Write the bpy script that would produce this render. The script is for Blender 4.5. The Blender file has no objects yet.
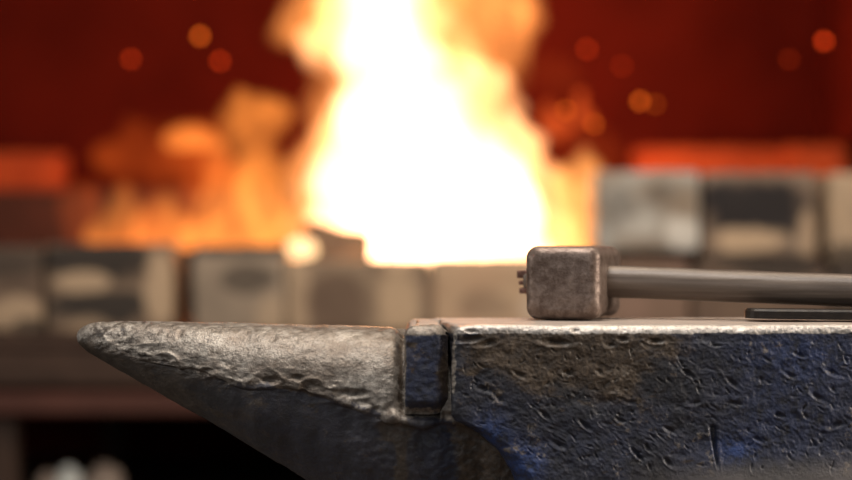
import bpy, bmesh, math, random
from mathutils import Vector, noise, Matrix
random.seed(4)
S = bpy.context.scene
COL = S.collection
F = 852 / 36.0 * 85.0            # focal length in pixels
CZ = 0.857                       # camera height; the face of the anvil lies at 0.80
PI = math.pi

def at(px, py, Y):
    return Vector(((px - 426) * Y / F, Y, CZ - (py - 240) * Y / F))
def X(px, Y): return (px - 426) * Y / F
def Z(py, Y): return CZ - (py - 240) * Y / F
def PX(x, Y): return 426 + x * F / Y
def PY(z, Y): return 240 + (CZ - z) * F / Y
def lerp(a, b, t): return a + (b - a) * t
def sm(a, b, v):
    t = max(0.0, min(1.0, (v - a) / (b - a)))
    return t * t * (3 - 2 * t)
def curve(pts, v):
    if v <= pts[0][0]: return pts[0][1]
    for (a, p), (b, q) in zip(pts, pts[1:]):
        if v <= b: return lerp(p, q, (v - a) / (b - a))
    return pts[-1][1]
def fbm(p, k, oct=3):
    return noise.fractal(p * k, 0.9, 2.0, oct)

# ------------------------------------------------------------------ materials
class NT:
    def __init__(s, name):
        s.m = bpy.data.materials.new(name); s.m.use_nodes = True
        s.t = s.m.node_tree; s.t.nodes.clear()
        s.out = s.t.nodes.new('ShaderNodeOutputMaterial')
    def n(s, kind, **kw):
        nd = s.t.nodes.new('ShaderNode' + kind)
        for k, v in kw.items():
            if k.startswith('i_'):
                key = k[2:].replace('_', ' ')
                nd.inputs[key].default_value = v
            else: setattr(nd, k, v)
        return nd
    def l(s, a, b): s.t.links.new(a, b)
    def val(s, sock, v):
        if hasattr(v, 'is_linked'): s.l(v, sock)
        else: sock.default_value = v
    def math(s, op, a, b=0.0, clamp=False):
        nd = s.n('Math', operation=op, use_clamp=clamp)
        s.val(nd.inputs[0], a); s.val(nd.inputs[1], b); return nd.outputs[0]
    def mix(s, f, a, b):
        nd = s.n('Mix', data_type='RGBA')
        s.val(nd.inputs[0], f)
        for q, v in ((6, a), (7, b)):
            if hasattr(v, 'is_linked'): s.l(v, nd.inputs[q])
            else: nd.inputs[q].default_value = (*v, 1) if len(v) == 3 else v
        return nd.outputs[2]
    def ramp(s, f, a, b, lo=0.0, hi=1.0):
        nd = s.n('MapRange', interpolation_type='SMOOTHSTEP')
        s.val(nd.inputs[0], f)
        nd.inputs[1].default_value = a; nd.inputs[2].default_value = b
        nd.inputs[3].default_value = lo; nd.inputs[4].default_value = hi
        return nd.outputs[0]
    def coords(s, scale=(1, 1, 1), loc=(0, 0, 0), rot=(0, 0, 0)):
        tc = s.n('TexCoord'); mp = s.n('Mapping')
        s.l(tc.outputs['Object'], mp.inputs[0])
        mp.inputs[1].default_value = loc; mp.inputs[2].default_value = rot; mp.inputs[3].default_value = scale
        return mp.outputs[0]
    def noise(s, vec, scale, detail=4, rough=0.6, dist=0.0):
        nd = s.n('TexNoise'); s.l(vec, nd.inputs['Vector'])
        nd.inputs['Scale'].default_value = scale; nd.inputs['Detail'].default_value = detail
        nd.inputs['Roughness'].default_value = rough; nd.inputs['Distortion'].default_value = dist
        return nd.outputs['Fac']
    def attr(s, name):
        nd = s.n('Attribute'); nd.attribute_name = name; return nd.outputs['Fac']
    def bump(s, h, strength, dist, prev=None):
        nd = s.n('Bump'); nd.inputs['Strength'].default_value = strength; nd.inputs['Distance'].default_value = dist
        s.l(h, nd.inputs['Height'])
        if prev is not None: s.l(prev, nd.inputs['Normal'])
        return nd.outputs[0]
    def bsdf(s, color, rough=0.6, metal=0.0, normal=None, spec=0.5):
        b = s.n('BsdfPrincipled')
        if hasattr(color, 'is_linked'): s.l(color, b.inputs['Base Color'])
        else: b.inputs['Base Color'].default_value = (*color, 1)
        s.val(b.inputs['Roughness'], rough); s.val(b.inputs['Metallic'], metal)
        s.val(b.inputs['Specular IOR Level'], spec)
        if normal is not None: s.l(normal, b.inputs['Normal'])
        s.l(b.outputs[0], s.out.inputs['Surface']); return s.m

def anvil_material():
    t = NT('worn blue anvil steel'); v = t.coords()
    n1 = t.noise(v, 38, 5, 0.65); n2 = t.noise(v, 160, 4, 0.7); n3 = t.noise(v, 520, 3, 0.7)
    n4 = t.noise(t.coords((1, 1, 2.2), (3, 1, 2)), 60, 5, 0.7, 0.6)
    wear_glint, brown, bright = t.attr('wear_glint'), t.attr('brown'), t.attr('bright')
    # blue enamel, dulled with grime
    blue = t.mix(t.ramp(n1, 0.35, 0.68), (0.036, 0.035, 0.038), (0.038, 0.042, 0.066))
    blue = t.mix(t.math('MULTIPLY', bright, t.ramp(n2, 0.3, 0.62)), blue, (0.036, 0.074, 0.235))
    grime_shade = t.mix(t.ramp(n2, 0.35, 0.7), (0.058, 0.043, 0.031), (0.128, 0.094, 0.066))
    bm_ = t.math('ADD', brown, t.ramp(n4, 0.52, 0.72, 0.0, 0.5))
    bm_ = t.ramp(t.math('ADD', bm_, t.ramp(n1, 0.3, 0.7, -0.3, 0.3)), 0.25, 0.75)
    c = t.mix(bm_, blue, grime_shade)
    steel = t.mix(t.ramp(n2, 0.3, 0.7), (0.165, 0.14, 0.115), (0.43, 0.39, 0.34))
    steel = t.mix(t.ramp(n1, 0.46, 0.70, 0, 0.75), steel, (0.17, 0.13, 0.10))
    n5 = t.noise(t.coords((1, 1, 1.6), (1, 5, 2)), 16, 4, 0.6, 0.5)
    steel = t.mix(t.ramp(n5, 0.40, 0.66, 0.0, 0.7), steel, (0.125, 0.095, 0.072))
    steel = t.mix(t.attr('rim_glint'), steel, (0.62, 0.57, 0.52))
    steel = t.mix(t.ramp(n3, 0.52, 0.7, 0, 0.5), steel, (0.10, 0.08, 0.065))
    wm = t.math('ADD', wear_glint, t.ramp(n2, 0.25, 0.75, -0.28, 0.28))
    wm = t.ramp(t.math('ADD', wm, t.ramp(n1, 0.3, 0.7, -0.2, 0.2)), 0.35, 0.65)
    c = t.mix(wm, c, steel)
    c = t.mix(t.math('MULTIPLY', t.attr('dust_grey'), t.ramp(n1, 0.25, 0.6, 0.5, 0.9)), c, t.mix(wear_glint, (0.115, 0.105, 0.098), (0.36, 0.29, 0.245)))
    rough = t.math('ADD', t.ramp(n2, 0.3, 0.7, 0.30, 0.48), t.math('ADD', t.math('MULTIPLY', wm, 0.06), t.math('MULTIPLY', t.attr('dust_grey'), 0.25)))
    metal = t.math('MULTIPLY', wm, t.ramp(t.attr('dust_grey'), 0, 0.8, 0.55, 0.0))
    b = t.bump(n2, 0.4, 0.0018); b = t.bump(n3, 0.6, 0.0009, b)
    return t.bsdf(c, rough, metal, b, 0.5)

def steel_material(name, dark, light, rough=0.5, metal=0.6, k=90, bump=0.3):
    t = NT(name); v = t.coords()
    n1 = t.noise(v, k, 5, 0.7); n2 = t.noise(v, k * 5, 3, 0.6)
    c = t.mix(t.ramp(n1, 0.33, 0.68), dark, light)
    b = t.bump(n1, bump, 0.0015); b = t.bump(n2, bump, 0.0005, b)
    return t.bsdf(c, t.ramp(n2, 0.3, 0.7, rough - 0.08, rough + 0.1), metal, b)

def wood_material(name, dark, light):
    t = NT(name); v = t.coords((3, 60, 60)); w = t.coords()
    n1 = t.noise(v, 2.2, 5, 0.6, 0.4); n2 = t.noise(w, 300, 3, 0.6)
    c = t.mix(t.ramp(n1, 0.3, 0.7), dark, light)
    b = t.bump(n1, 0.25, 0.001); b = t.bump(n2, 0.3, 0.0006, b)
    return t.bsdf(c, 0.42, 0.0, b, 0.5)

def plain_material(name, a, b_, k=12, rough=0.85, bump=0.4, dist=0.004, spec=0.3):
    t = NT(name); v = t.coords()
    n1 = t.noise(v, k, 5, 0.65)
    c = t.mix(t.ramp(n1, 0.3, 0.7), a, b_)
    return t.bsdf(c, rough, 0.0, t.bump(n1, bump, dist), spec)

def brick_material(name, base, alt, stains, seed):
    """stains: (x, z, rx, rz, colour, amount), metres about the brick's centre"""
    t = NT(name); v = t.coords((1, 1, 1), (seed * 1.7, seed * 0.9, seed))
    o = t.coords()
    n1 = t.noise(v, 14, 4, 0.6); n2 = t.noise(v, 60, 4, 0.65)
    c = t.mix(t.ramp(n1, 0.32, 0.68), base, alt)
    sep = t.n('SeparateXYZ'); t.l(o, sep.inputs[0])
    for (sx, sz, rx, rz, colr, am) in stains:
        dx = t.math('DIVIDE', t.math('SUBTRACT', sep.outputs[0], sx), rx)
        dz = t.math('DIVIDE', t.math('SUBTRACT', sep.outputs[2], sz), rz)
        d = t.math('ADD', t.math('MULTIPLY', dx, dx), t.math('MULTIPLY', dz, dz))
        d = t.math('ADD', d, t.ramp(n1, 0.3, 0.7, -0.5, 0.5))
        c = t.mix(t.ramp(d, 1.3, 0.5, 0.0, am), c, colr)
    return t.bsdf(c, 0.9, 0.0, t.bump(n2, 0.5, 0.003), 0.25)

def flame_material(name, strength, color=(1.0, 0.36, 0.075), k=9.0, lo=0.35, hi=0.62, floor=0.12, loc=(0, 0, 0), dist=0.8):
    t = NT(name); v = t.coords((1, 1, 0.5), loc)
    n1 = t.noise(v, k, 3, 0.55, dist)
    st = t.math('MULTIPLY', t.ramp(n1, lo, hi, floor, 1.0), strength)
    e = t.n('Emission'); e.inputs['Color'].default_value = (*color, 1)
    t.l(st, e.inputs['Strength']); t.l(e.outputs[0], t.out.inputs['Volume'])
    return t.m

def glow_material(name, color, strength):
    t = NT(name); e = t.n('Emission'); e.inputs['Color'].default_value = (*color, 1)
    e.inputs['Strength'].default_value = strength
    t.l(e.outputs[0], t.out.inputs['Surface']); return t.m

# ------------------------------------------------------------------ object helpers
def link(name, me, mat=None, parent=None, loc=(0, 0, 0), rot=(0, 0, 0), smooth=True):
    if isinstance(me, bmesh.types.BMesh):
        m = bpy.data.meshes.new(name); me.normal_update(); me.to_mesh(m); me.free(); me = m
    o = bpy.data.objects.new(name, me); COL.objects.link(o)
    if mat: me.materials.append(mat)
    if smooth:
        for p in me.polygons: p.use_smooth = True
    o.location = loc; o.rotation_euler = rot
    if parent: o.parent = parent
    return o
def empty(name, loc=(0, 0, 0), rot=(0, 0, 0)):
    o = bpy.data.objects.new(name, None); COL.objects.link(o)
    o.location = loc; o.rotation_euler = rot; o.empty_display_size = 0.05
    return o
def tag(o, label, cat, group=None, kind=None):
    o['label'] = label; o['category'] = cat
    if group: o['group'] = group
    if kind: o['kind'] = kind
    return o
def add_box(bm, lo, hi, bevel=0.0, seg=2):
    r = bmesh.ops.create_cube(bm, size=1.0)
    vs = r['verts']
    for v in vs:
        v.co = Vector([lerp(lo[i], hi[i], v.co[i] + 0.5) for i in range(3)])
    if bevel:
        es = list({e for v in vs for e in v.link_edges})
        bmesh.ops.bevel(bm, geom=es, offset=bevel, segments=seg, profile=0.5, affect='EDGES')
def box(lo, hi, bevel=0.0, seg=2):
    bm = bmesh.new(); add_box(bm, lo, hi, bevel, seg); return bm
def loft(rings, cap=True, attrs=None):
    """rings of equal length -> closed tube"""
    bm = bmesh.new(); V = [[bm.verts.new(p) for p in r] for r in rings]
    n = len(rings[0])
    for a, b in zip(V, V[1:]):
        for i in range(n):
            j = (i + 1) % n
            bm.faces.new((a[i], a[j], b[j], b[i]))
    if cap:
        bm.faces.new(V[0][::-1]); bm.faces.new(V[-1])
    bmesh.ops.recalc_face_normals(bm, faces=bm.faces[:])
    return bm
def roughen(bm, fn):
    bm.normal_update()
    d = [(v, v.normal.copy(), fn(v.co, v.normal)) for v in bm.verts]
    for v, n, k in d: v.co += n * k
    bm.normal_update()
def set_attr(me, name, vals):
    a = me.attributes.new(name, 'FLOAT', 'POINT'); a.data.foreach_set('value', vals)

# ------------------------------------------------------------------ the anvil
YF = 1.350; YB = 1.481; YC = 0.5 * (YF + YB); ZT = 0.800
M_ANVIL = anvil_material()
anvil = tag(empty('anvil', (X(600, YC), YC, 0.50)),
            'worn blue painted anvil with a bare grey pitted horn pointing left', 'anvil')
A0 = Vector(anvil.location)
def part(name, bm, mat, at_=A0, parent=anvil, smooth=True):
    for v in bm.verts: v.co -= at_
    return link(name, bm, mat, parent, smooth=smooth)

GOUGES = [  # px, py, rx, ry, tilt, depth (mm)
    (556, 342, 17, 4.5, 0.05, 2.2), (470, 339, 15, 4, -0.1, 1.5), (487, 343, 12, 4, -0.2, 1.2), (568, 373, 7, 3.5, 0.1, 1.3),
    (485, 389, 11, 4, 0.25, 1.3), (498, 397, 9, 3.5, 0.8, 1.0), (622, 339, 7, 3, 0.1, 1.4), (655, 341, 9, 3, 0.1, 1.5),
    (688, 373, 9, 3, 0.6, 1.4), (733, 383, 9, 3, 0.7, 1.2), (630, 402, 8, 3, 0.2, 1.1), (695, 403, 8, 3, -0.2, 1.1),
    (735, 403, 9, 3, 0.2, 1.1), (635, 452, 7, 3, 0.9, 1.6), (640, 457, 7, 2.4, 0.9, 1.5), (648, 448, 6, 2.4, 0.9, 1.3),
    (832, 372, 9, 3.5, 0.5, 1.4), (818, 397, 9, 3, 0.5, 1.2), (835, 425, 12, 4, -0.2, 1.3), (800, 355, 8, 2.5, 0.3, 1.1),
    (575, 330, 6, 4, 0, 1.2), (472, 331, 8, 3, 0.1, 1.2), (620, 420, 6, 3, 0.4, 1.1), (585, 425, 9, 3, 0.7, 1.2),
    (545, 415, 9, 3, 0.7, 1.2), (560, 445, 9, 4, 0.4, 1.1), (520, 375, 9, 3, 0.5, 1.1), (610, 345, 6, 3, 0, 1.0),
    (760, 440, 8, 3, 0.4, 1.1), (780, 415, 7, 3, 0.4, 1.1), (670, 430, 9, 3, 0.5, 1.1), (600, 372, 6, 3, 0.7, 0.9),
    (715, 345, 7, 2.5, 0.1, 1.0), (790, 375, 8, 3, 0.4, 1.0), (668, 462, 7, 3, 0.8, 1.2)]
for _ in range(260):
    GOUGES.append((random.uniform(462, 900), random.uniform(345, 470), random.uniform(2.0, 6.0), random.uniform(0.9, 2.2),
                   random.gauss(0.6, 0.6), random.uniform(0.3, 0.9)))
GC = {}
for g in GOUGES:
    for cx in range(int((g[0] - 26) // 20), int((g[0] + 26) // 20) + 1):
        for cy in range(int((g[1] - 26) // 20), int((g[1] + 26) // 20) + 1):
            GC.setdefault((cx, cy), []).append((g[0], g[1], g[2], g[3], math.cos(g[4]), math.sin(g[4]), g[5]))
def gouge(px, py):
    d = 0.0
    for (gx, gy, rx, ry, c, s, dep) in GC.get((int(px // 20), int(py // 20)), ()):
        ux, uy = px - gx, py - gy
        a = (ux * c + uy * s) / rx; b = (-ux * s + uy * c) / ry
        r = a * a + b * b
        if r < 1: d -= 1.5 * dep * (1 - math.sqrt(r)) * (1.25 if b > 0 else 1.0)
        elif r < 2.6 and b > 0: d += 0.22 * dep * math.sin((r - 1) / 1.6 * PI)
    # the cold-chisel notch
    if 424 < py < 470:
        c = lerp(712.5, 718, (py - 424) / 46); w = lerp(4.2, 1.6, (py - 424) / 46)
        q = abs(px - c) / w
        if q < 1: d -= 4.2 * (1 - q) * sm(424, 428, py) * sm(470, 462, py)
        elif q < 2: d += 0.5 * (1 - abs(q - 1.5) * 2)
    return d * 0.001
def chips(p):
    """hammered and pitted surface, metres"""
    a = 0.0009 * fbm(p, 26, 3) + 0.00036 * fbm(Vector((p.x + p.z * 0.6, p.y, p.z * 1.3 - p.x * 0.3)), 110, 4)
    n = noise.noise(Vector((p.x * 95 + p.z * 50, p.y * 95, p.z * 130 - p.x * 40)))
    m = noise.noise(Vector((p.x * 210 + 7, p.y * 210, p.z * 230)))
    return a - 0.0014 * max(0.0, n - 0.22) + 0.00032 * m + 0.00034 * noise.noise(Vector((p.x * 420 + p.z * 300, p.y * 420, p.z * 520 - p.x * 200)))

def body_bm():
    xr = X(1120, YF)
    zs = []
    def left(z):   # left end of the block: upright, then running off to the right
        d = max(0.0, Z(412, YF) - z)
        k_ = YF / F
        return X(452, YF) + curve([(0, 0), (6, 2), (20, 27), (41, 48), (65, 62), (110, 74)], d / k_) * k_
    def topr(x):   # radius of the worn front edge
        return curve([(452, 0.0042), (500, 0.0042), (560, 0.0062), (620, 0.0074), (700, 0.0072), (780, 0.0056), (860, 0.0046)], PX(x, YF))
    def outline(z, inset, front=0.0, k=1.0):
        """k=1 is full inset; front pushes the front face out"""
        rc = lerp(0.0058, 0.0130, sm(ZT - 0.052, ZT - 0.078, z))
        xl = left(z); pts = []
        skew = (X(452, YF) - X(431, YB)) * sm(ZT - 0.03, ZT - 0.012, z)
        nb = 50
        yb = YB - inset(xr) if callable(inset) else YB - inset
        ins = inset if callable(inset) else (lambda x: inset)
        for i in range(nb): pts.append((lerp(xr - ins(xr), xl - skew + ins(xl), i / nb), yb))
        yf = YF + ins(xl)
        x0 = xl + ins(xl)
        for i in range(24):
            f = i / 24
            pts.append((x0 - skew * (1 - f), lerp(yb, yf + rc, f)))
        for i in range(10):
            a = PI + (PI / 2) * i / 10
            pts.append((x0 + rc + rc * math.cos(a), yf + rc + rc * math.sin(a)))
        nf = 520
        xs = x0 + rc
        xe = X(900, YF)
        for i in range(nf):
            x = lerp(xs, xe, i / nf)
            r = sm(640, 760, PX(x, YF))
            pts.append((x, YF + ins(x) - front * (0.25 + 0.75 * r)))
        r = 1.0
        for i in range(30):
            x = lerp(xe, xr - ins(xr), i / 29)
            pts.append((x, YF + ins(x) - front))
        return pts
    rings = []
    for ins in (0.060, 0.052, 0.042, 0.032, 0.024, 0.017, 0.012):
        rings.append([(x, y, ZT) for x, y in outline(ZT, lambda x, i=ins: i)])
    for k in range(0, 11):
        a = (PI / 2) * k / 10
        o = outline(ZT, lambda x: topr(x) * (1 - math.sin(a)))
        rings.append([(x, y, ZT - topr(x) * (1 - math.cos(a))) for x, y in o])
    zt2 = ZT - 0.0075; N = 165; zb = ZT - 0.125
    for k in range(N + 1):
        f = k / N
        z0 = lerp(0, zb - ZT, f)
        fr = 0.006 * sm(-0.076, -0.115, z0)
        o = outline(ZT + z0, lambda x: 0.0, fr)
        if k == 0: continue
        rings.append([(x, y, lerp(ZT - topr(x), zb, f)) for x, y in o])
    for z, fr in ((ZT - 0.13, 0.008), (ZT - 0.15, -0.004), (ZT - 0.18, -0.014), (ZT - 0.22, -0.016)):
        o = outline(ZT - 0.125, lambda x: 0.0, fr)
        rings.append([(x, y, z) for x, y in o])
    bm = loft(rings)
    def d(p, n):
        if p.z < ZT - 0.13: return 0
        if p.x > X(905, YF): return 0
        top = sm(0.6, 0.95, n.z)
        k = chips(p) * (1 - 0.8 * sm(ZT - 0.082, ZT - 0.096, p.z) * sm(600, 720, PX(p.x, YF)))
        out = lerp(k, 0.00035 * fbm(p, 40, 3), top)
        if n.y < -0.2 and p.y < YF + 0.02:
            out += gouge(PX(p.x, YF), PY(p.z, YF)) * min(1, -n.y * 1.6)
        if p.z > ZT - 0.012 and p.y < YF + 0.012:      # nibbled edge
            out -= 0.0024 * max(0, noise.noise(Vector((p.x * 38, 3.3, 0.2))) - 0.05) + 0.0006 * max(0, noise.noise(Vector((p.x * 120, 1.3, 0.2))))
        return out
    roughen(bm, d)
    return bm

def anvil_attrs(o, fn):
    me = o.data; n = len(me.vertices)
    w, b, br, rm, du = [0.0] * n, [0.0] * n, [0.0] * n, [0.0] * n, [0.0] * n
    nr = [tuple(v.vector) for v in me.vertex_normals]
    for i, v in enumerate(me.vertices):
        p = v.co + A0
        q = fn(p, Vector(nr[i])); w[i], b[i], br[i] = q[:3]; rm[i] = q[3] if len(q) > 3 else 0.0; du[i] = q[4] if len(q) > 4 else 0.0
    set_attr(me, 'wear_glint', w); set_attr(me, 'brown', b); set_attr(me, 'bright', br); set_attr(me, 'rim_glint', rm); set_attr(me, 'dust_grey', du)
def blob(px, py, cx, cy, rx, ry):
    return math.exp(-((px - cx) / rx) ** 2 - ((py - cy) / ry) ** 2)

def body_attr(p, n):
    px, py = PX(p.x, YF), PY(p.z, YF)
    edge = sm(ZT - 0.0075, ZT - 0.004, p.z) if n.y < 0.6 else 0.7
    corner = sm(0.30, 0.8, -n.x) * (1 - sm(385, 405, py)) * sm(0.1, 0.5, -n.y) * 0.75
    base = 0.16 + 0.5 * fbm(p, 30, 3) * 0.3
    low = 0.85 * sm(600, 740, px) * sm(458 - 10 * sm(700, 852, px), 482, py)  # greyer and duller towards the lower right
    w = max(edge, corner, base)
    brn = 1.0 * blob(px, py, 585, 358, 105, 45) + 0.35 * blob(px, py, 560, 350, 40, 25) + 0.5 * blob(px, py, 490, 350, 30, 16)
    brn -= 0.8 * blob(px, py, 800, 370, 80, 60) + 0.5 * blob(px, py, 500, 440, 50, 40)
    br = 1.0 * blob(px, py, 523, 464, 20, 20) + 0.8 * blob(px, py, 490, 435, 20, 20) + 0.75 * blob(px, py, 735, 449, 22, 12)
    br += 0.42 * blob(px, py, 800, 355, 70, 30) + 0.30 * blob(px, py, 780, 420, 70, 40) + 0.15 * blob(px, py, 590, 450, 60, 24)
    br *= 1 - sm(0.5, 0.9, n.z)
    rim_glint = sm(ZT - 0.0085, ZT - 0.0045, p.z) * sm(YF + 0.016, YF + 0.009, p.y) * sm(440, 470, px) * 0.9
    low = max(low, 0.9 * sm(0.6, 0.95, n.z) * sm(YF + 0.008, YF + 0.016, p.y))
    return w, max(0, brn), min(1, br), rim_glint, low
body = part('body', body_bm(), M_ANVIL)
anvil_attrs(body, body_attr)

# horn -------------------------------------------------------------------
TOPL = [(77, 335), (78, 332), (80, 329), (84, 326), (90, 323.6), (100, 322), (120, 321.3), (160, 321.4), (200, 322), (300, 324.6), (380, 326.6), (410, 327), (430, 330), (600, 345)]
KEEL = [(77, 338), (78, 341.5), (80, 345), (84, 348.5), (90, 353), (116, 368.5), (158, 392.5), (210, 421), (305, 479), (380, 530), (460, 580), (600, 640)]
CREASE = [(77, 336.5), (80, 338), (90, 342), (109, 347), (137, 355), (173, 361), (205, 370), (248, 379), (290, 384), (329, 389), (346, 397), (374, 406), (400, 410), (440, 413), (600, 425)]
HW = [(77, 0.0010), (78, 0.0035), (80, 0.0058), (84, 0.0085), (90, 0.0110), (110, 0.0165), (150, 0.0260), (200, 0.0355), (260, 0.044), (330, 0.050), (400, 0.053), (600, 0.053)]
def horn_bm():
    rings = []; n1 = 130; n2 = 130
    sts = [77 + 0.9 * (i / 6) ** 1.0 for i in range(6)] + [78 + 0.5 * i for i in range(14)] + [85 + 0.95 * i for i in range(520)]
    for px in sts:
        if px > 560: break
        x = X(px, YC)
        w = curve(HW, px)
        sc = YC
        zt, zk, zc = Z(curve(TOPL, px), sc), Z(curve(KEEL, px), sc), Z(curve(CREASE, px), sc)
        wob = 0.004 * noise.noise(Vector((px * 0.022, 5, 1))) * sm(90, 150, px)
        zc = min(zt - 0.0005, max(zk + 0.0005, zc + wob))
        lip = 0.0032 * sm(110, 200, px) * (0.55 + 0.9 * max(0, noise.noise(Vector((px * 0.05, 1.7, 0))) + 0.3))
        prof = []
        for i in range(n1):                       # crown down to the crease (front)
            a = (PI / 2) * i / n1
            s_ = math.sin(a)
            prof.append((-w * s_ ** 0.92, lerp(zc, zt, math.cos(a) ** 0.9)))
        for i in range(n2 + 1):                   # flank down to the keel
            f = i / n2
            tuck = lip * sm(0, 0.045, f)
            yy = -(w - tuck) * (1 - f ** 2.3) ** 0.62 if f < 1 else 0.0
            prof.append((yy, lerp(zc, zk, f)))
        back = []
        m = 70
        for i in range(1, m):
            f = i / m; a = PI * f
            back.append((w * math.sin(a), lerp(zk, zt, 0.5 - 0.5 * math.cos(a))))
        rings.append([(x, YC + y, z) for y, z in prof + back])
    bm = loft(rings)
    def d(p, n):
        if p.y > YC + 0.01: return 0
        sc = YC
        px, py = PX(p.x, sc), PY(p.z, sc)
        amp = sm(76, 120, px)
        cr = curve(CREASE, px); near = math.exp(-((py - cr + 4) / 13) ** 2)
        up = 1 - sm(cr - 6, cr + 4, py)
        q = Vector((p.x * 48, p.y * 70, p.z * 95))
        ridg = 1 - 2 * abs(noise.noise(q + Vector((0.5 * noise.noise(p * 60), 0, 0))))
        out = amp * near * (0.0015 * ridg * ridg - 0.0012 * max(0, noise.noise(Vector((p.x * 70, p.y * 60, p.z * 120 + 4)))) + 0.0011 * fbm(Vector((p.x * 0.7, p.y, p.z * 1.6)), 130, 3))
        out += amp * 0.00045 * fbm(p, 40, 3) + (0.3 + 0.7 * amp) * 0.00018 * noise.noise(p * 190)
        # chisel peck in the crease and pits on the crown, scale on the flank
        if up > 0.5: out -= amp * (0.0008 * max(0, noise.noise(p * 120) - 0.35) - 0.00018 * fbm(p, 170, 3))
        else:
            out -= amp * 0.0015 * max(0, noise.noise(Vector((p.x * 85, p.y * 85, p.z * 60))) - 0.28) * (0.5 + sm(200, 380, px))
            out += 0.0006 * noise.noise(p * 260) * sm(300, 400, px)
        r = ((px - 277) / 12) ** 2 + ((py - 376) / 4.5) ** 2
        if r < 1: out -= 0.0022 * (1 - r)
        r = ((px - 302) / 7) ** 2 + ((py - 373) / 3.5) ** 2
        if r < 1: out -= 0.0018 * (1 - r)
        r = ((px - 355) / 22) ** 2 + ((py - 388) / 5) ** 2
        if r < 1: out -= 0.002 * (1 - r)
        out += 0.0072 * sm(360, 400, px) * math.exp(-((py - 412 + 3 * math.sin(px * 0.13)) / 5.5) ** 2) * (0.75 + 0.5 * noise.noise(Vector((px * 0.09, 2, 2)))) * sm(446, 430, px)
        out -= 0.0060 * math.exp(-(min(0, px - 404) / 6.5) ** 2) * (px < 440) * up
        return out
    roughen(bm, d)
    return bm
def horn_attr(p, n):
    sc = YC
    px, py = PX(p.x, sc), PY(p.z, sc)
    cr = curve(CREASE, px)
    up = 1 - sm(cr - 8, cr + 6, py + 6 * noise.noise(p * 70))
    if p.y > YC: up = 0.6
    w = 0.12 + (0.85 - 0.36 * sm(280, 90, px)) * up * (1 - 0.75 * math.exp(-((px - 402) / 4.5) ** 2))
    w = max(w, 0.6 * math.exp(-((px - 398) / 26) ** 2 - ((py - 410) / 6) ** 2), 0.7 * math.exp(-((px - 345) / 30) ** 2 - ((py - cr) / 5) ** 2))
    brn = 0.10 + 0.75 * sm(330, 90, px) + 0.9 * math.exp(-((px - 395) / 18) ** 2 - ((py - 425) / 14) ** 2) + 0.8 * sm(445, 465, px) + 0.9 * math.exp(-((px - 402) / 6) ** 2)  # brown strip beside the step paints in the groove's shadow
    br = 0.12 * sm(200, 300, px)
    rim_glint = 0.9 * math.exp(-((px - 77) / 4) ** 2 - ((py - 337) / 5) ** 2)  # tip highlight painted in as bright steel
    return max(w, rim_glint), brn, br, rim_glint, 0.38 * (1 - up) * sm(80, 130, px) * sm(450, 400, px)
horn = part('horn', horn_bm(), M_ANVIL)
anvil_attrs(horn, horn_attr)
horn['label'] = 'bare worn steel on top, dark blue below'

# step (table) between horn and face ---------------------------------------
def step_bm():
    xl, xr, yf, yb = X(404.5, YF), X(449, YF), 1.3535, 1.474
    zt = Z(325.5, YF); zb = Z(416, YF)
    rc = 0.0032; rings = []
    def outline(i):
        pts = []
        a, b, c, d = xl + i, xr, yf + i, yb - i
        for k in range(16): pts.append((lerp(b, a, k / 16), d))
        for k in range(40): pts.append((a, lerp(d, c + rc, k / 40)))
        for k in range(10):
            t = PI + PI / 2 * k / 10
            pts.append((a + rc + rc * math.cos(t), c + rc + rc * math.sin(t)))
        for k in range(56): pts.append((lerp(a + rc, b, k / 55), c))
        return pts
    r = 0.0080
    for i in (0.028, 0.022, 0.016, 0.011, 0.008): rings.append([(x, y, zt) for x, y in outline(i)])
    for k in range(13):
        a = PI / 2 * k / 12
        rings.append([(x, y, zt - r * (1 - math.cos(a))) for x, y in outline(r * (1 - math.sin(a)))])
    for k in range(1, 91):
        f = k / 90
        rings.append([(x, y + 0.012 * sm(0.80, 1.0, f) * 0.6, lerp(zt - r, zb, f)) for x, y in outline(0.0)])
    bm = loft(rings)
    roughen(bm, lambda p, n: 0 if p.y > 1.44 else 0.0007 * fbm(p, 60, 3) - 0.0012 * max(0, noise.noise(p * 130) - 0.25) + 0.0003 * noise.noise(p * 300)
            - (0.0022 * max(0, noise.noise(Vector((p.x * 90, 2, p.z * 90)))) if p.z > zt - 0.008 else 0)
            - 0.0075 * math.exp(-((PX(p.x, YF) - 449) / 6.5) ** 2) * (1 if n.y < -0.4 or n.z > 0.4 else 0))
    return bm
def step_attr(p, n):
    py = PY(p.z, YF); px = PX(p.x, YF)
    w = max(sm(339, 332, py), sm(0.55, 0.85, -n.x) * 0.6, sm(402, 412, py) * 0.8, 0.10)  # left-edge strip paints its highlight in as bare steel
    return w, 0.12 + 0.6 * sm(432, 444, px), 0.2, 0.0, 0.9 * sm(0.6, 0.95, n.z) * sm(YF + 0.012, YF + 0.02, p.y)
step = part('table_step', step_bm(), M_ANVIL)
anvil_attrs(step, step_attr)

# waist and feet (below the frame)
bm = bmesh.new()
cx = X(640, YC)
rings = []
for z, hx, hy in ((0.50, 0.165, 0.085), (0.53, 0.165, 0.085), (0.548, 0.14, 0.07), (0.575, 0.085, 0.052), (0.60, 0.085, 0.05), (0.625, 0.14, 0.046)):
    r = []
    for k in range(48):
        t = 2 * PI * k / 48
        c, s_ = math.cos(t), math.sin(t)
        r.append((cx + 0.03 + hx * math.copysign(abs(c) ** 0.5, c), YC + hy * math.copysign(abs(s_) ** 0.5, s_), z))
    rings.append(r)
o = part('foot', loft(rings), M_ANVIL)
anvil_attrs(o, lambda p, n: (0.15, 0.3, 0.3))

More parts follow.
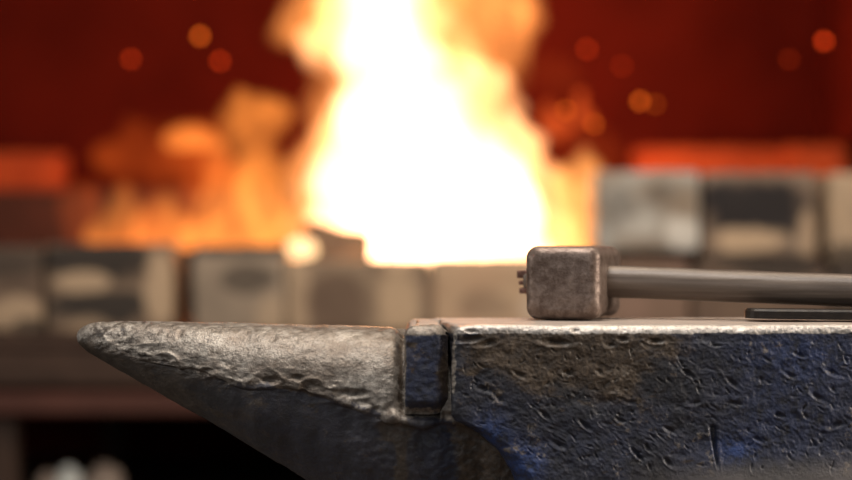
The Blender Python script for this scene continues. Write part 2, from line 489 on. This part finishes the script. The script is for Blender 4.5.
# stump
M_STUMP = wood_material('stump wood', (0.10, 0.055, 0.03), (0.22, 0.14, 0.08))
rings = []
for z, r0 in ((0.0, 0.29), (0.05, 0.275), (0.25, 0.262), (0.485, 0.262), (0.5, 0.252)):
    rings.append([((r0 + 0.008 * noise.noise(Vector((math.cos(t) * 2, math.sin(t) * 2, z)))) * math.cos(t),
                   (r0 + 0.008 * noise.noise(Vector((math.cos(t) * 2, math.sin(t) * 2, z)))) * math.sin(t), z) for t in [2 * PI * k / 64 for k in range(64)]])
stump = link('tree_stump', loft(rings), M_STUMP, None, (cx, YC + 0.02, 0))
tag(stump, 'round wooden stump carrying the blue anvil', 'stump')

# ------------------------------------------------------------------ the hammer
M_HEAD = steel_material('hammer steel', (0.135, 0.092, 0.072), (0.28, 0.212, 0.175), 0.38, 0.5, 150, 0.4)
M_HANDLE = wood_material('grey hammer handle', (0.075, 0.053, 0.040), (0.215, 0.168, 0.132))
AH = math.radians(14.0)
hc = at(562, 284, 1.4166)
HW_, HH, HL = 0.0268, 0.0260, 0.100
back_dir = Vector((math.sin(AH), math.cos(AH), 0))
org = Vector((hc.x, hc.y, 0)) + back_dir * HL / 2
org.z = ZT + 0.0006
hammer = tag(empty('hammer', org, (0, 0, -AH)), 'square faced steel sledge hammer lying on the anvil face, handle to the right', 'hammer')
bm = bmesh.new()
rings = []
def sqring(y, hx, hz, r):
    pts = []
    for q, (sx, sz) in enumerate(((1, 1), (-1, 1), (-1, -1), (1, -1))):
        for k in range(9):
            a = PI / 2 * q + PI / 2 * k / 8
            pts.append((sx * (hx - r) + r * math.cos(a), y, HH + sz * (hz - r) + r * math.sin(a)))
        # straight run to next corner
        nx = ((1, 1), (-1, 1), (-1, -1), (1, -1))[(q + 1) % 4]
        a = PI / 2 * (q + 1)
        e = Vector((sx * (hx - r) + r * math.cos(a), y, HH + sz * (hz - r) + r * math.sin(a)))
        s0 = Vector((nx[0] * (hx - r) + r * math.cos(a), y, HH + nx[1] * (hz - r) + r * math.sin(a)))
        for k in range(1, 12): pts.append(tuple(e.lerp(s0, k / 12)))
    return pts
h2 = HL / 2
def head_scale(y):   # slight swell towards the eye
    return 1.0
prof = [(-h2 - 0.0002, 0.2), (-h2 - 0.0002, 0.4), (-h2, 0.55)]
for y, s in prof:
    if isinstance(s, float): rings.append(sqring(y, HW_ * s, HH * s, 0.007 * s))
for k in range(9):
    a = PI / 2 * k / 8
    rr = 0.0078
    if k == 0:
        for e in (0.0024, 0.0012, 0.0004): rings.append(sqring(-h2, HW_ - rr - e, HH - rr - e, 0.0069 - 0.25 * e))
    ins = rr * (1 - math.sin(a)); yy = -h2 + rr * (1 - math.cos(a))
    rings.append(sqring(yy, HW_ - ins, HH - ins, 0.0085 - 0.2 * ins))
for k in range(1, 16):
    f = k / 16; y = lerp(-h2 + 0.0078, h2 - 0.006, f)
    neck = 0.0016 * (sm(-0.040, -0.028, y) * sm(0.040, 0.028, y))
    rings.append(sqring(y, HW_ + 0.0008 - neck, HH - neck * 0.3, 0.0085))
for k in range(9):
    a = PI / 2 * k / 8
    ins = 0.006 * (1 - math.cos(a)); yy = h2 - 0.006 + 0.006 * math.sin(a)
    rings.append(sqring(yy, HW_ - ins, HH - ins, 0.0085 - 0.2 * ins))
for s in (0.6, 0.3): rings.append(sqring(h2 + 0.0003, HW_ * s, HH * s, 0.007 * s))
bm = loft(rings)
for _ in range(1): bmesh.ops.subdivide_edges(bm, edges=bm.edges[:], cuts=1, use_grid_fill=True)
roughen(bm, lambda p, n: 0.0004 * fbm(p, 55, 3) - 0.0003 * max(0, noise.noise(p * 260 + Vector((3, 1, 2))) - 0.3))
link('head', bm, M_HEAD, hammer)['label'] = 'square steel head with rounded edges'
# handle
hz = HH + 0.0003
def handle_ring(x, rz, ry, dz):
    return [(x, ry * math.cos(t), hz + dz + rz * math.sin(t)) for t in [2 * PI * k / 40 for k in range(40)]]
L = 0.42
rings = []
for x in (-0.0366, -0.0362, -0.0350, -0.02, 0.0, 0.012):
    s = 0.80 if x < -0.0365 else 0.93 if x < -0.0355 else 1.0
    rings.append(handle_ring(x, 0.0098 * s, 0.0082 * s, 0))
for k in range(1, 41):
    x = lerp(0.018, L, (k - 1) / 39)
    rings.append(handle_ring(x, 0.0116, 0.0108, -0.034 * min(max(x - 0.03, 0), 0.17)))
x = L; 
for s, e in ((0.85, 0.004), (0.5, 0.0065)): rings.append(handle_ring(x + e, 0.0116 * s, 0.011 * s, -0.034 * min(x - 0.03, 0.17)))
bm = loft(rings)
roughen(bm, lambda p, n: 0.00035 * fbm(Vector((p.x * 0.35, p.y, p.z)), 80, 3))
hd = link('handle', bm, M_HANDLE, hammer)
hd['label'] = 'smooth greyish handle'
M_RUST = steel_material('rusty wedge', (0.10, 0.045, 0.03), (0.22, 0.11, 0.08), 0.6, 0.3, 200, 0.4)
for z0, z1, xa in ((0.0022, 0.0080, -0.0412), (-0.0026, 0.0004, -0.0400), (-0.0090, -0.0048, -0.0395)):
    w = link('wedge', box((xa, -0.007, hz + z0), (-0.026, 0.007, hz + z1), 0.0009), M_RUST, hammer)
    w['label'] = 'rusty wedge end sticking out of the eye'

# flat bar lying under the handle
M_BLACK = steel_material('black bar steel', (0.008, 0.006, 0.005), (0.024, 0.018, 0.014), 0.40, 0.3, 120, 0.3)
bl = X(743, 1.440)
prof = []
hwid = 0.013
for k in range(13):
    a = PI / 2 + PI * k / 12
    prof.append((hwid + hwid * math.cos(a), hwid * math.sin(a)))
prof += [(0.20, -hwid), (0.20, hwid)]
bm = bmesh.new()
t_ = 0.0066
rr = []
for z, i in ((0, 0.0004), (0.0004, 0), (t_ - 0.0014, 0), (t_, 0.0014)):
    r = []
    for (x, y) in prof:
        c = Vector((min(max(x, hwid), 0.19), 0))
        v = Vector((x, y)) - c
        v *= (1 - i / max(0.001, v.length))
        xx = c.x + v.x
        r.append((xx, c.y + v.y, lerp(0.0018 * (1 - sm(0, 0.075, xx)), 0.0072 + 0.0014 * sm(0.05, 0, xx), z / t_)))
    rr.append(r)
bm = loft(rr)
bar = link('flat_bar', bm, M_BLACK, None, (X(743, 1.42), 1.413, ZT + 0.0005), (0, 0, math.radians(-8)), smooth=False)
tag(bar, 'thin black flat steel bar with rounded end lying under the hammer handle', 'bar')

# ------------------------------------------------------------------ the forge
YH = 2.75                       # front row of blocks
ZTAB = Z(333, YH)
M_IRON = plain_material('brown iron of the forge', (0.032, 0.018, 0.012), (0.062, 0.034, 0.023), 9, 0.7)
M_RAIL = plain_material('reddish iron rail', (0.055, 0.019, 0.013), (0.085, 0.031, 0.021), 8, 0.7)
M_HOOD = plain_material('rust red hood plate', (0.050, 0.0042, 0.0022), (0.080, 0.0068, 0.0034), 3.0, 0.95, 0.3, 0.004, 0.04)
M_SOOT = plain_material('sooty fireback', (0.03, 0.012, 0.009), (0.06, 0.02, 0.014), 12, 0.9)
YBK = 3.85
forge = tag(empty('forge', (0.1, 3.2, 0)), 'large brown iron forge table with a red rusty hood behind the anvil', 'forge')
O = Vector((0.1, 3.2, 0))
def fpart(name, bm, m, smooth=False, parent=forge):
    for v in bm.verts: v.co -= O
    return link(name, bm, m, parent, smooth=smooth)
fpart('table_top', box((-0.95, YH - 0.02, ZTAB - 0.02), (1.05, YBK, ZTAB), 0.004), M_IRON)
fpart('apron', box((-0.95, YH - 0.015, Z(386, YH)), (1.05, YH + 0.01, ZTAB - 0.02), 0.004), M_IRON)
fpart('rail', box((-0.95, YH - 0.04, Z(413, YH)), (1.05, YH + 0.02, Z(391, YH)), 0.005), M_RAIL)
for (xa, ya) in ((X(4, YH), YH + 0.0), (0.95, YH), (-0.58, YBK - 0.1), (0.95, YBK - 0.1)):
    fpart('leg', box((xa - 0.018, ya - 0.02, 0), (xa + 0.018, ya + 0.03, Z(400, YH)), 0.003), M_IRON)
fpart('shelf', box((-0.93, YH + 0.0, 0.42), (1.03, YBK, 0.445), 0.004), M_IRON)
fpart('back_panel', box((-1.2, YBK, ZTAB - 0.75), (1.2, YBK + 0.03, 2.2)), M_HOOD)
sx = X(817, YBK)
bm = bmesh.new(); add_box(bm, (sx, YBK - 0.62, ZTAB + 0.30), (sx + 0.02, YBK, 2.2), 0.002)
fpart('side_panel', bm, M_HOOD)
fpart('fireback', box((-0.95, 3.66, ZTAB), (1.05, 3.82, Z(190, 3.66)), 0.006), M_SOOT)

# bricks -------------------------------------------------------------------
SOOT = (0.045, 0.036, 0.03); BEI = (0.46, 0.33, 0.215); PALE = (0.58, 0.54, 0.48); BRN = (0.17, 0.115, 0.08); GRY = (0.25, 0.195, 0.145)
def brick(px0, px1, py0, py1, Y, depth, mat, label, group, rz=0.0, seed=0, tilt=0.0):
    a, b = at(px0, py0, Y), at(px1, py1, Y)
    w, h = (b.x - a.x) / 2, (a.z - b.z) / 2
    bm = box((-w, -depth / 2, -h), (w, depth / 2, h), 0.006, 2)
    bmesh.ops.subdivide_edges(bm, edges=[e for e in bm.edges if e.calc_length() > 0.03], cuts=7, use_grid_fill=True)
    sd = Vector((seed * 3.1, seed, 2))
    roughen(bm, lambda p, n: 0.0030 * noise.noise(p * 22 + sd) + 0.0014 * noise.noise(p * 70 + sd))
    for v in bm.verts: v.co.z = max(v.co.z, -h + 0.0004)
    o = link('firebrick', bm, mat, None, ((a.x + b.x) / 2, Y + depth / 2, (a.z + b.z) / 2), (0, tilt, rz), smooth=True)
    o.location.z = max(o.location.z, ZTAB + h)
    tag(o, label, 'brick', group); return o
k = YH / F
G1 = 'bricks along the front of the forge'
low = 333.0
def BM(n, base, alt, st, seed): return brick_material(n, base, alt, [(x * k, z * k, rx * k, rz * k, c, a) for x, z, rx, rz, c, a in st], seed)
brick(-70, 42, 247, low, YH, 0.12, BM('brick a', BRN, (0.11, 0.075, 0.055), [(30, -25, 26, 22, BEI, 0.8), (20, 30, 45, 18, SOOT, 0.7), (45, -38, 22, 10, SOOT, .8)], 1),
      'brown firebrick cut by the left picture edge, at the row end', G1)
brick(46, 172, 244, low, YH, 0.12, BM('brick b', (0.22, 0.155, 0.105), BRN, [(-5, 28, 62, 22, SOOT, 1.0), (-12, -18, 58, 17, SOOT, 1.0), (-28, 6, 30, 11, BEI, 0.95), (50, 5, 15, 40, BEI, 0.9), (-22, -40, 22, 12, BEI, 0.5)], 2),
      'soot-streaked beige firebrick standing behind the tip of the horn', G1)
brick(193, 284, 246, low, YH, 0.13, BM('brick c', (0.34, 0.265, 0.195), GRY, [(8, 10, 30, 16, SOOT, 0.7), (0, 41, 80, 8, SOOT, 0.9), (32, -25, 16, 24, BEI, 0.6)], 3),
      'grey firebrick behind the middle of the horn, right of the dark gap', G1)
brick(286, 430, 260, low, YH, 0.13, BM('brick d', (0.33, 0.245, 0.165), BRN, [(-22, -6, 34, 32, (0.13, 0.085, 0.06), 0.85), (38, 0, 22, 45, BEI, 0.9), (-60, 2, 14, 40, BEI, 0.7), (72, 0, 7, 40, BRN, .8)], 4),
      'brown and beige firebrick in front of the tall white flame', G1)
brick(432, 566, 258, low, YH, 0.13, BM('brick e', (0.42, 0.28, 0.18), BEI, [(-10, -10, 30, 14, BRN, 0.5), (45, -12, 25, 20, PALE, 0.25)], 5),
      'light tan firebrick between the tall flame and the hammer head', G1)
brick(568, 690, 262, low, YH, 0.13, BM('brick f', (0.20, 0.125, 0.095), BRN, [(-20, 0, 40, 25, (0.25, 0.16, 0.12), 0.5)], 6),
      'dark brown firebrick seen under the hammer handle beside the head', G1)
brick(694, 830, 262, low, YH, 0.13, BM('brick g', (0.12, 0.08, 0.06), BRN, [(0, 30, 70, 14, SOOT, 0.9)], 7),
      'dark sooty firebrick seen between hammer handle and black bar', G1)
brick(834, 960, 262, low, YH, 0.13, BM('brick h', BRN, SOOT, [(0, 30, 70, 14, SOOT, 0.9)], 8),
      'dark firebrick at the right picture edge behind the handle', G1)
brick(150, 215, 250, 320, YH + 0.16, 0.10, BM('brick l', (0.07, 0.04, 0.03), SOOT, [], 14),  # added so the gap stays dark instead of showing the fire
      'dark firebrick added deep in the gap between two front bricks, hiding the fire', None)
G2 = 'raised bricks at the right of the fire'
UB = 261.4
brick(596, 700, 171, 252, YH, 0.12, BM('brick i', (0.36, 0.345, 0.31), GRY, [(-28, 2, 16, 22, SOOT, 0.35), (12, 18, 18, 14, SOOT, 0.4), (34, -20, 20, 20, PALE, 0.95), (-10, -16, 20, 12, PALE, 0.4)], 9),
      'pale grey firebrick raised just right of the fire', G2)
brick(704, 818, 172, UB, YH, 0.12, BM('brick j', (0.22, 0.165, 0.125), BRN, [(-2, 8, 58, 32, (0.026, 0.022, 0.022), 1.0), (-14, -24, 38, 14, BEI, 0.95), (46, -18, 10, 30, BEI, 0.6), (0, -42, 60, 7, SOOT, 0.8)], 10),
      'raised firebrick with a big black soot patch over beige', G2)
brick(829, 950, 173, UB, YH, 0.12, BM('brick k', (0.36, 0.265, 0.18), BEI, [(0, -35, 60, 12, SOOT, 0.8)], 11),
      'beige raised firebrick cut by the right picture edge', G2)
# packing piece under the pale grey brick
a, b = at(600, 253, YH), at(698, 261.4, YH)
o = link('steel_plate', box((-(b.x - a.x) / 2, -0.05, 0), ((b.x - a.x) / 2, 0.05, a.z - b.z), 0.002), M_BLACK, None, ((a.x + b.x) / 2, YH + 0.075, b.z), smooth=False)
tag(o, 'thin dark plate lying under the pale grey raised brick', 'plate')
# back row on the fireback ledge
YR = 3.68
G3 = 'bricks on the back ledge'
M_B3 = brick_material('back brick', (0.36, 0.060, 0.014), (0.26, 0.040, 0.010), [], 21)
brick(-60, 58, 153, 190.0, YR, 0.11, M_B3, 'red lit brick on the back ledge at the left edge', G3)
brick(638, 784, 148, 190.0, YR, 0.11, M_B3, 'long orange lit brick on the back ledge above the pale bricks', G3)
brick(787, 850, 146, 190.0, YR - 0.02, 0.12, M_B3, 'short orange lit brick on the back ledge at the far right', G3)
# coals in the hearth
bm = bmesh.new()
YFIRE = 3.13
for i in range(150):
    x, y = random.uniform(X(80, YFIRE), X(590, YFIRE)), random.uniform(3.08, 3.5)
    r = random.uniform(0.02, 0.04)
    z = ZTAB + random.uniform(0.0, 0.015) + r * 0.5
    m = Matrix.Translation((x, y, z)) @ Matrix.Rotation(random.uniform(0, 3), 4, (random.random(), random.random(), 1)) @ Matrix.Diagonal((r, r * 0.8, r * 0.7, 1))
    bmesh.ops.create_icosphere(bm, subdivisions=2, radius=1.0, matrix=m)
roughen(bm, lambda p, n: 0.006 * noise.noise(p * 40))
for v in bm.verts: v.co.z = max(v.co.z, ZTAB + 0.001)
M_COAL = plain_material('coal', (0.02, 0.018, 0.016), (0.06, 0.05, 0.045), 30, 0.6)
tag(link('coal', bm, M_COAL, smooth=False), 'black coal heaped on the hearth under the flames', 'coal', None, 'stuff')
# broken piece of brick lying in the front of the fire
a = at(337, 242, 2.985)
bm = box((-0.045, -0.05, ZTAB + 0.006 - a.z), (0.045, 0.05, 0.022), 0.006)
bmesh.ops.subdivide_edges(bm, edges=[e for e in bm.edges if e.calc_length() > 0.02], cuts=5, use_grid_fill=True)
roughen(bm, lambda p, n: 0.005 * noise.noise(p * 35))
for v in bm.verts:
    if v.co.z > -0.05: v.co.z -= 0.2 * v.co.x
o = link('broken_brick', bm, brick_material('broken', (0.34, 0.22, 0.13), BRN, [], 31), None, a, (0, 0, 0.2))
tag(o, 'broken brown brick piece leaning at the left foot of the white flame', 'brick')
bm = bmesh.new(); bmesh.ops.create_icosphere(bm, subdivisions=3, radius=1)
for v in bm.verts: v.co = Vector((v.co.x * 0.022, v.co.y * 0.018, v.co.z * 0.0145))
roughen(bm, lambda p, n: 0.004 * noise.noise(p * 60))
o = link('ember', bm, glow_material('yellow hot ember', (1.0, 0.62, 0.30), 2.2), None, Vector((X(303, 2.84), 2.84, Z(260, YH) + 0.0165)))
tag(o, 'glowing cream-yellow ember at the lower left foot of the white flame', 'ember')

# pale rounded lumps of unclear kind on the lower shelf
M_ST1 = plain_material('white stone', (0.62, 0.62, 0.56), (0.75, 0.75, 0.70), 20)
M_ST2 = plain_material('tan stone', (0.30, 0.22, 0.17), (0.36, 0.28, 0.22), 20)
for (px, py, r, m, lab) in ((65, 484, 0.022, M_ST1, 'small white rounded stone on the dark shelf under the forge'),
                            (101, 488, 0.030, M_ST2, 'tan rounded stone on the shelf, right of the white one'),
                            (44, 490, 0.022, M_ST2, 'small tan rounded stone left of the white one on the shelf')):
    bm = bmesh.new(); bmesh.ops.create_icosphere(bm, subdivisions=3, radius=1)
    c = at(px, py, 2.78)
    hz_ = (c.z + r - 0.445) / 2
    for v in bm.verts: v.co = Vector((v.co.x * r, v.co.y * r, v.co.z * hz_))
    roughen(bm, lambda p, n: 0.004 * noise.noise(p * 40))
    for v in bm.verts: v.co.z = max(v.co.z, -hz_)
    tag(link('lump', bm, m, None, (c.x, 2.80 + r * 0.5, 0.4465 + hz_)), lab, 'lump', 'lumps under the forge')

# ------------------------------------------------------------------ fire
def flame_mesh(rows, Y, dk=0.7, seed=0, rough=0.02, kk=9):
    """rows: (py, left px, right px) from bottom to top -> lofted tongue with an oval section"""
    rings = []; n = 40
    sub = []
    for (p, q) in zip(rows, rows[1:]):
        m = max(2, int(abs(q[0] - p[0]) / 6))
        for i in range(m): sub.append([lerp(p[j], q[j], i / m) for j in range(3)])
    sub.append(rows[-1])
    for (py, a, b) in sub:
        c = at((a + b) / 2, py, Y); w = max(0.002, (b - a) / 2 * Y / F); d = min(0.17, max(w * dk, 0.002))
        rings.append([(c.x + w * math.cos(t), Y + d * math.sin(t), c.z) for t in [2 * PI * q / n for q in range(n)]])
    bm = loft(rings)
    sd = Vector((seed * 7.3, seed, seed * 2.1))
    z0 = min(v.co.z for v in bm.verts)
    roughen(bm, lambda p, nn: rough * fbm(p + sd, kk, 3) * sm(0, 0.05, p.z - z0 + 0.01))
    return bm
def flame(name, rows, mat, label, cat='flame', Y=YFIRE, dk=0.7, seed=0, rough=0.02, parent=None, kk=9):
    bm = flame_mesh(rows, Y, dk, seed, rough, kk)
    c = at((rows[0][1] + rows[0][2]) / 2, rows[0][0], Y) if parent is None else Vector(parent.location)
    for v in bm.verts: v.co -= c
    o = link(name, bm, mat, parent, c if parent is None else (0, 0, 0))
    if label: tag(o, label, cat)
    return o
FB = 280
M_F1 = flame_material('outer flame', 13.0, (1.0, 0.33, 0.075), 13, 0.36, 0.63, 0.05, (0, 0, 0), 1.3)
M_F2 = flame_material('flame core', 44.0, (1.0, 0.60, 0.33), 9, 0.30, 0.60, 0.2)
M_F5 = flame_material('flame sheath', 23.0, (1.0, 0.46, 0.18), 14, 0.36, 0.62, 0.08, (4, 2, 1), 1.2)
M_F3 = flame_material('orange flame', 15.0, (1.0, 0.30, 0.050), 15, 0.38, 0.64, 0.09, (2, 1, 0), 1.3)
M_F6 = flame_material('faint haze glow', 1.5, (1.0, 0.15, 0.025), 7, 0.34, 0.66, 0.35, (5, 1, 3))
M_F7 = flame_material('yellow flame lick', 34.0, (1.0, 0.40, 0.10), 14, 0.36, 0.62, 0.12, (1, 4, 2), 1.0)
M_F4 = flame_material('dull red flame and haze', 4.2, (1.0, 0.15, 0.018), 9, 0.34, 0.66, 0.22, (5, 1, 0))
big = flame('flame', [(FB, 290, 575), (262, 282, 590), (230, 280, 592), (190, 286, 590), (150, 300, 560), (120, 312, 532), (90, 316, 536), (60, 300, 540), (40, 276, 545), (20, 280, 552), (0, 295, 550), (-30, 300, 530), (-70, 330, 500), (-110, 380, 450)],
            M_F1, 'tall white hot flame filling the middle of the forge', dk=0.55, seed=1, rough=0.05)
flame('flame_sheath', [(FB, 288, 576), (262, 286, 582), (235, 290, 578), (200, 297, 566), (160, 304, 548), (120, 314, 530), (100, 316, 526), (80, 316, 510), (40, 302, 476), (0, 310, 462), (-40, 335, 445), (-90, 370, 410)],
      M_F5, None, dk=0.5, seed=12, rough=0.045, parent=big, kk=12)
flame('flame_core', [(FB, 300, 552), (262, 297, 556), (235, 301, 550), (200, 309, 534), (160, 319, 510), (120, 330, 482), (80, 335, 454), (40, 335, 438), (0, 338, 430), (-40, 355, 415), (-90, 380, 400)],
      M_F2, None, dk=0.5, seed=22, rough=0.032, parent=big, kk=13)
flame('flame', [(FB, 180, 300), (246, 178, 302), (220, 196, 300), (190, 205, 298), (160, 205, 294), (130, 212, 290), (112, 226, 282), (100, 242, 268)],
      M_F3, 'broad orange flame just left of the tall white flame', dk=0.8, seed=3, rough=0.05)
flame('flame', [(FB, 540, 600), (250, 548, 602), (210, 555, 600), (175, 560, 602), (150, 565, 596), (135, 575, 588)],
      M_F7, 'yellow-orange flame lick rising right of the tall white flame', dk=1.0, seed=4, rough=0.03, Y=3.08)
flame('flame', [(FB, 128, 196), (240, 130, 195), (220, 140, 188), (203, 150, 176), (192, 160, 170)],
      M_F3, 'low orange flame between broad orange flame and small tongues', dk=0.9, seed=5, rough=0.03)
flame('flame', [(FB, 92, 138), (240, 94, 136), (215, 98, 138), (195, 110, 136), (184, 118, 130)],
      M_F3, 'small orange flame tongue second from the left', dk=0.9, seed=6, rough=0.025)
flame('flame', [(FB, 64, 100), (240, 66, 98), (210, 66, 98), (192, 70, 96), (184, 76, 90)],
      M_F4, 'small red flame tongue furthest left on the hearth', dk=1.0, seed=7, rough=0.02)
flame('flame', [(FB, 100, 260), (230, 105, 255), (190, 110, 250), (160, 100, 240), (140, 110, 225), (125, 130, 200)],
      M_F4, 'dim red haze glow hanging behind the low orange tongues', dk=0.4, seed=8, rough=0.06, Y=3.42)  # haze glow put in as a dim emissive volume
flame('flame', [(150, 168, 226), (142, 164, 228), (134, 170, 226), (126, 184, 214)],
      M_F3, 'detached orange flame wisp above the low tongues', dk=0.8, seed=9, rough=0.02)
flame('flame', [(FB, 530, 640), (200, 530, 640), (160, 530, 640), (120, 530, 610), (90, 535, 590), (60, 540, 575)],
      M_F6, 'faint red haze glow drifting behind the right flame lick', dk=0.4, seed=10, rough=0.06, Y=3.42)  # orange haze built as a faint emissive volume

# sparks
def spark(px, py, Y, r, col, s, label):
    bm = bmesh.new(); bmesh.ops.create_icosphere(bm, subdivisions=2, radius=r)
    s = s * 0.6
    roughen(bm, lambda p, n: 0.25 * r * noise.noise(p * 200))
    tag(link('spark', bm, glow_material('spark glow', col, s), None, at(px, py, Y)), label, 'spark', 'sparks above the fire')
OR = (1.0, 0.17, 0.015); RD = (1.0, 0.07, 0.010)
for a in ((200, 36, 3.0, .0045, OR, 6, 'brightest orange spark at upper left, highest of its three'),
          (131, 59, 3.0, .0045, RD, 3, 'dull red spark at upper left, leftmost of its three'),
          (220, 61, 3.1, .0045, RD, 4, 'dim orange spark below and right of the brightest spark'),
          (824, 41, 3.0, .0045, RD, 6, 'red spark in the upper right corner of the photo'),
          (789, 59, 3.1, .0040, RD, 1.6, 'very dim red spark left of the upper right red spark'),
          (640, 101, 3.0, .0048, OR, 4.5, 'orange spark above the pale grey raised brick'),
          (655, 104, 3.1, .0040, OR, 2.2, 'smaller orange spark touching the spark above the pale brick'),
          (587, 49, 3.1, .0045, RD, 3, 'dim red spark right of the top of the flame'),
          (566, 110, 3.1, .0045, OR, 3.5, 'orange spark low beside the right shoulder of the flame'),
          (594, 124, 3.1, .0045, OR, 3.5, 'orange spark just above the right flame lick'),
          (622, 66, 3.2, .0040, RD, 2, 'faint red spark between flame top and the back wall right')):
    spark(*a)

# ------------------------------------------------------------------ room
M_FLOOR = plain_material('dark concrete floor', (0.05, 0.043, 0.038), (0.10, 0.085, 0.075), 4, 0.9)
M_WALL = plain_material('dark workshop wall', (0.06, 0.045, 0.035), (0.11, 0.085, 0.07), 3, 0.9)
o = link('floor', box((-4, -2.5, -0.05), (4, 4.4, 0)), M_FLOOR, smooth=False); o['kind'] = 'structure'
o = link('wall_back', box((-4, 4.3, 0), (4, 4.4, 3.2)), M_WALL, smooth=False); o['kind'] = 'structure'

# ------------------------------------------------------------------ light
def area(name, loc, target, size, power, col, sy=None):
    l = bpy.data.lights.new(name, 'AREA'); l.energy = power; l.color = col; l.size = size
    if sy: l.shape = 'RECTANGLE'; l.size_y = sy
    o = bpy.data.objects.new(name, l); COL.objects.link(o); o.location = loc
    d = Vector(target) - Vector(loc); o.rotation_euler = d.to_track_quat('-Z', 'Y').to_euler(); return o
area('workshop_lamp', (-0.1, 1.15, 2.1), (0, 1.4, 0.8), 0.8, 17, (1.0, 0.94, 0.88), 0.6)
area('side_light', (-1.6, 1.1, 1.35), (0, 1.4, 0.8), 0.5, 5.5, (1.0, 0.96, 0.92), 0.6)
area('side_light', (1.6, 1.05, 1.25), (0.1, 1.4, 0.8), 0.5, 24, (1.0, 0.88, 0.76), 0.6)  # fill added at the right to brighten the hammer's cheek
area('front_fill', (-0.6, -1.2, 1.6), (0, 1.4, 0.75), 1.2, 6.5, (0.95, 0.96, 1.0), 1.2)  # unseen fill added behind the camera to lift the front faces
area('brick_fill', (0.25, 1.85, 2.2), (0.15, 2.75, 0.8), 0.8, 16, (1.0, 0.80, 0.60), 0.4)  # overhead fill added to brighten the front bricks
def point(name, loc, power, col, r):
    l = bpy.data.lights.new(name, 'POINT'); l.energy = power; l.color = col; l.shadow_soft_size = r
    o = bpy.data.objects.new(name, l); COL.objects.link(o); o.location = loc; return o
point('fire_light', at(430, 150, 3.15), 6, (1.0, 0.44, 0.19), 0.10)
point('fire_light', at(470, 130, 3.36), 10, (1.0, 0.34, 0.10), 0.08)
point('fire_light', at(250, 200, 3.2), 3, (1.0, 0.25, 0.05), 0.08)

W = bpy.data.worlds.new('workshop air'); S.world = W; W.use_nodes = True
bg = W.node_tree.nodes['Background']
bg.inputs[0].default_value = (1.0, 0.93, 0.87, 1); bg.inputs[1].default_value = 0.035

# ------------------------------------------------------------------ camera
cam = bpy.data.cameras.new('camera'); co = bpy.data.objects.new('camera', cam); COL.objects.link(co)
co.location = (0, 0, CZ); co.rotation_euler = (PI / 2, 0, 0)
cam.lens = 85; cam.sensor_width = 36; cam.clip_start = 0.05; cam.clip_end = 50
cam.dof.use_dof = True; cam.dof.focus_distance = 1.385; cam.dof.aperture_fstop = 2.9
S.camera = co
vs = S.view_settings
vs.view_transform = 'Standard'; vs.look = 'None'; vs.exposure = 0.0; vs.gamma = 1.0; vs.use_curve_mapping = False
S.cycles.use_denoising = True
try: S.cycles.denoiser = 'OPENIMAGEDENOISE'
except Exception: pass
S.cycles.max_bounces = 6; S.cycles.volume_bounces = 0
S.cycles.sample_clamp_indirect = 4.0
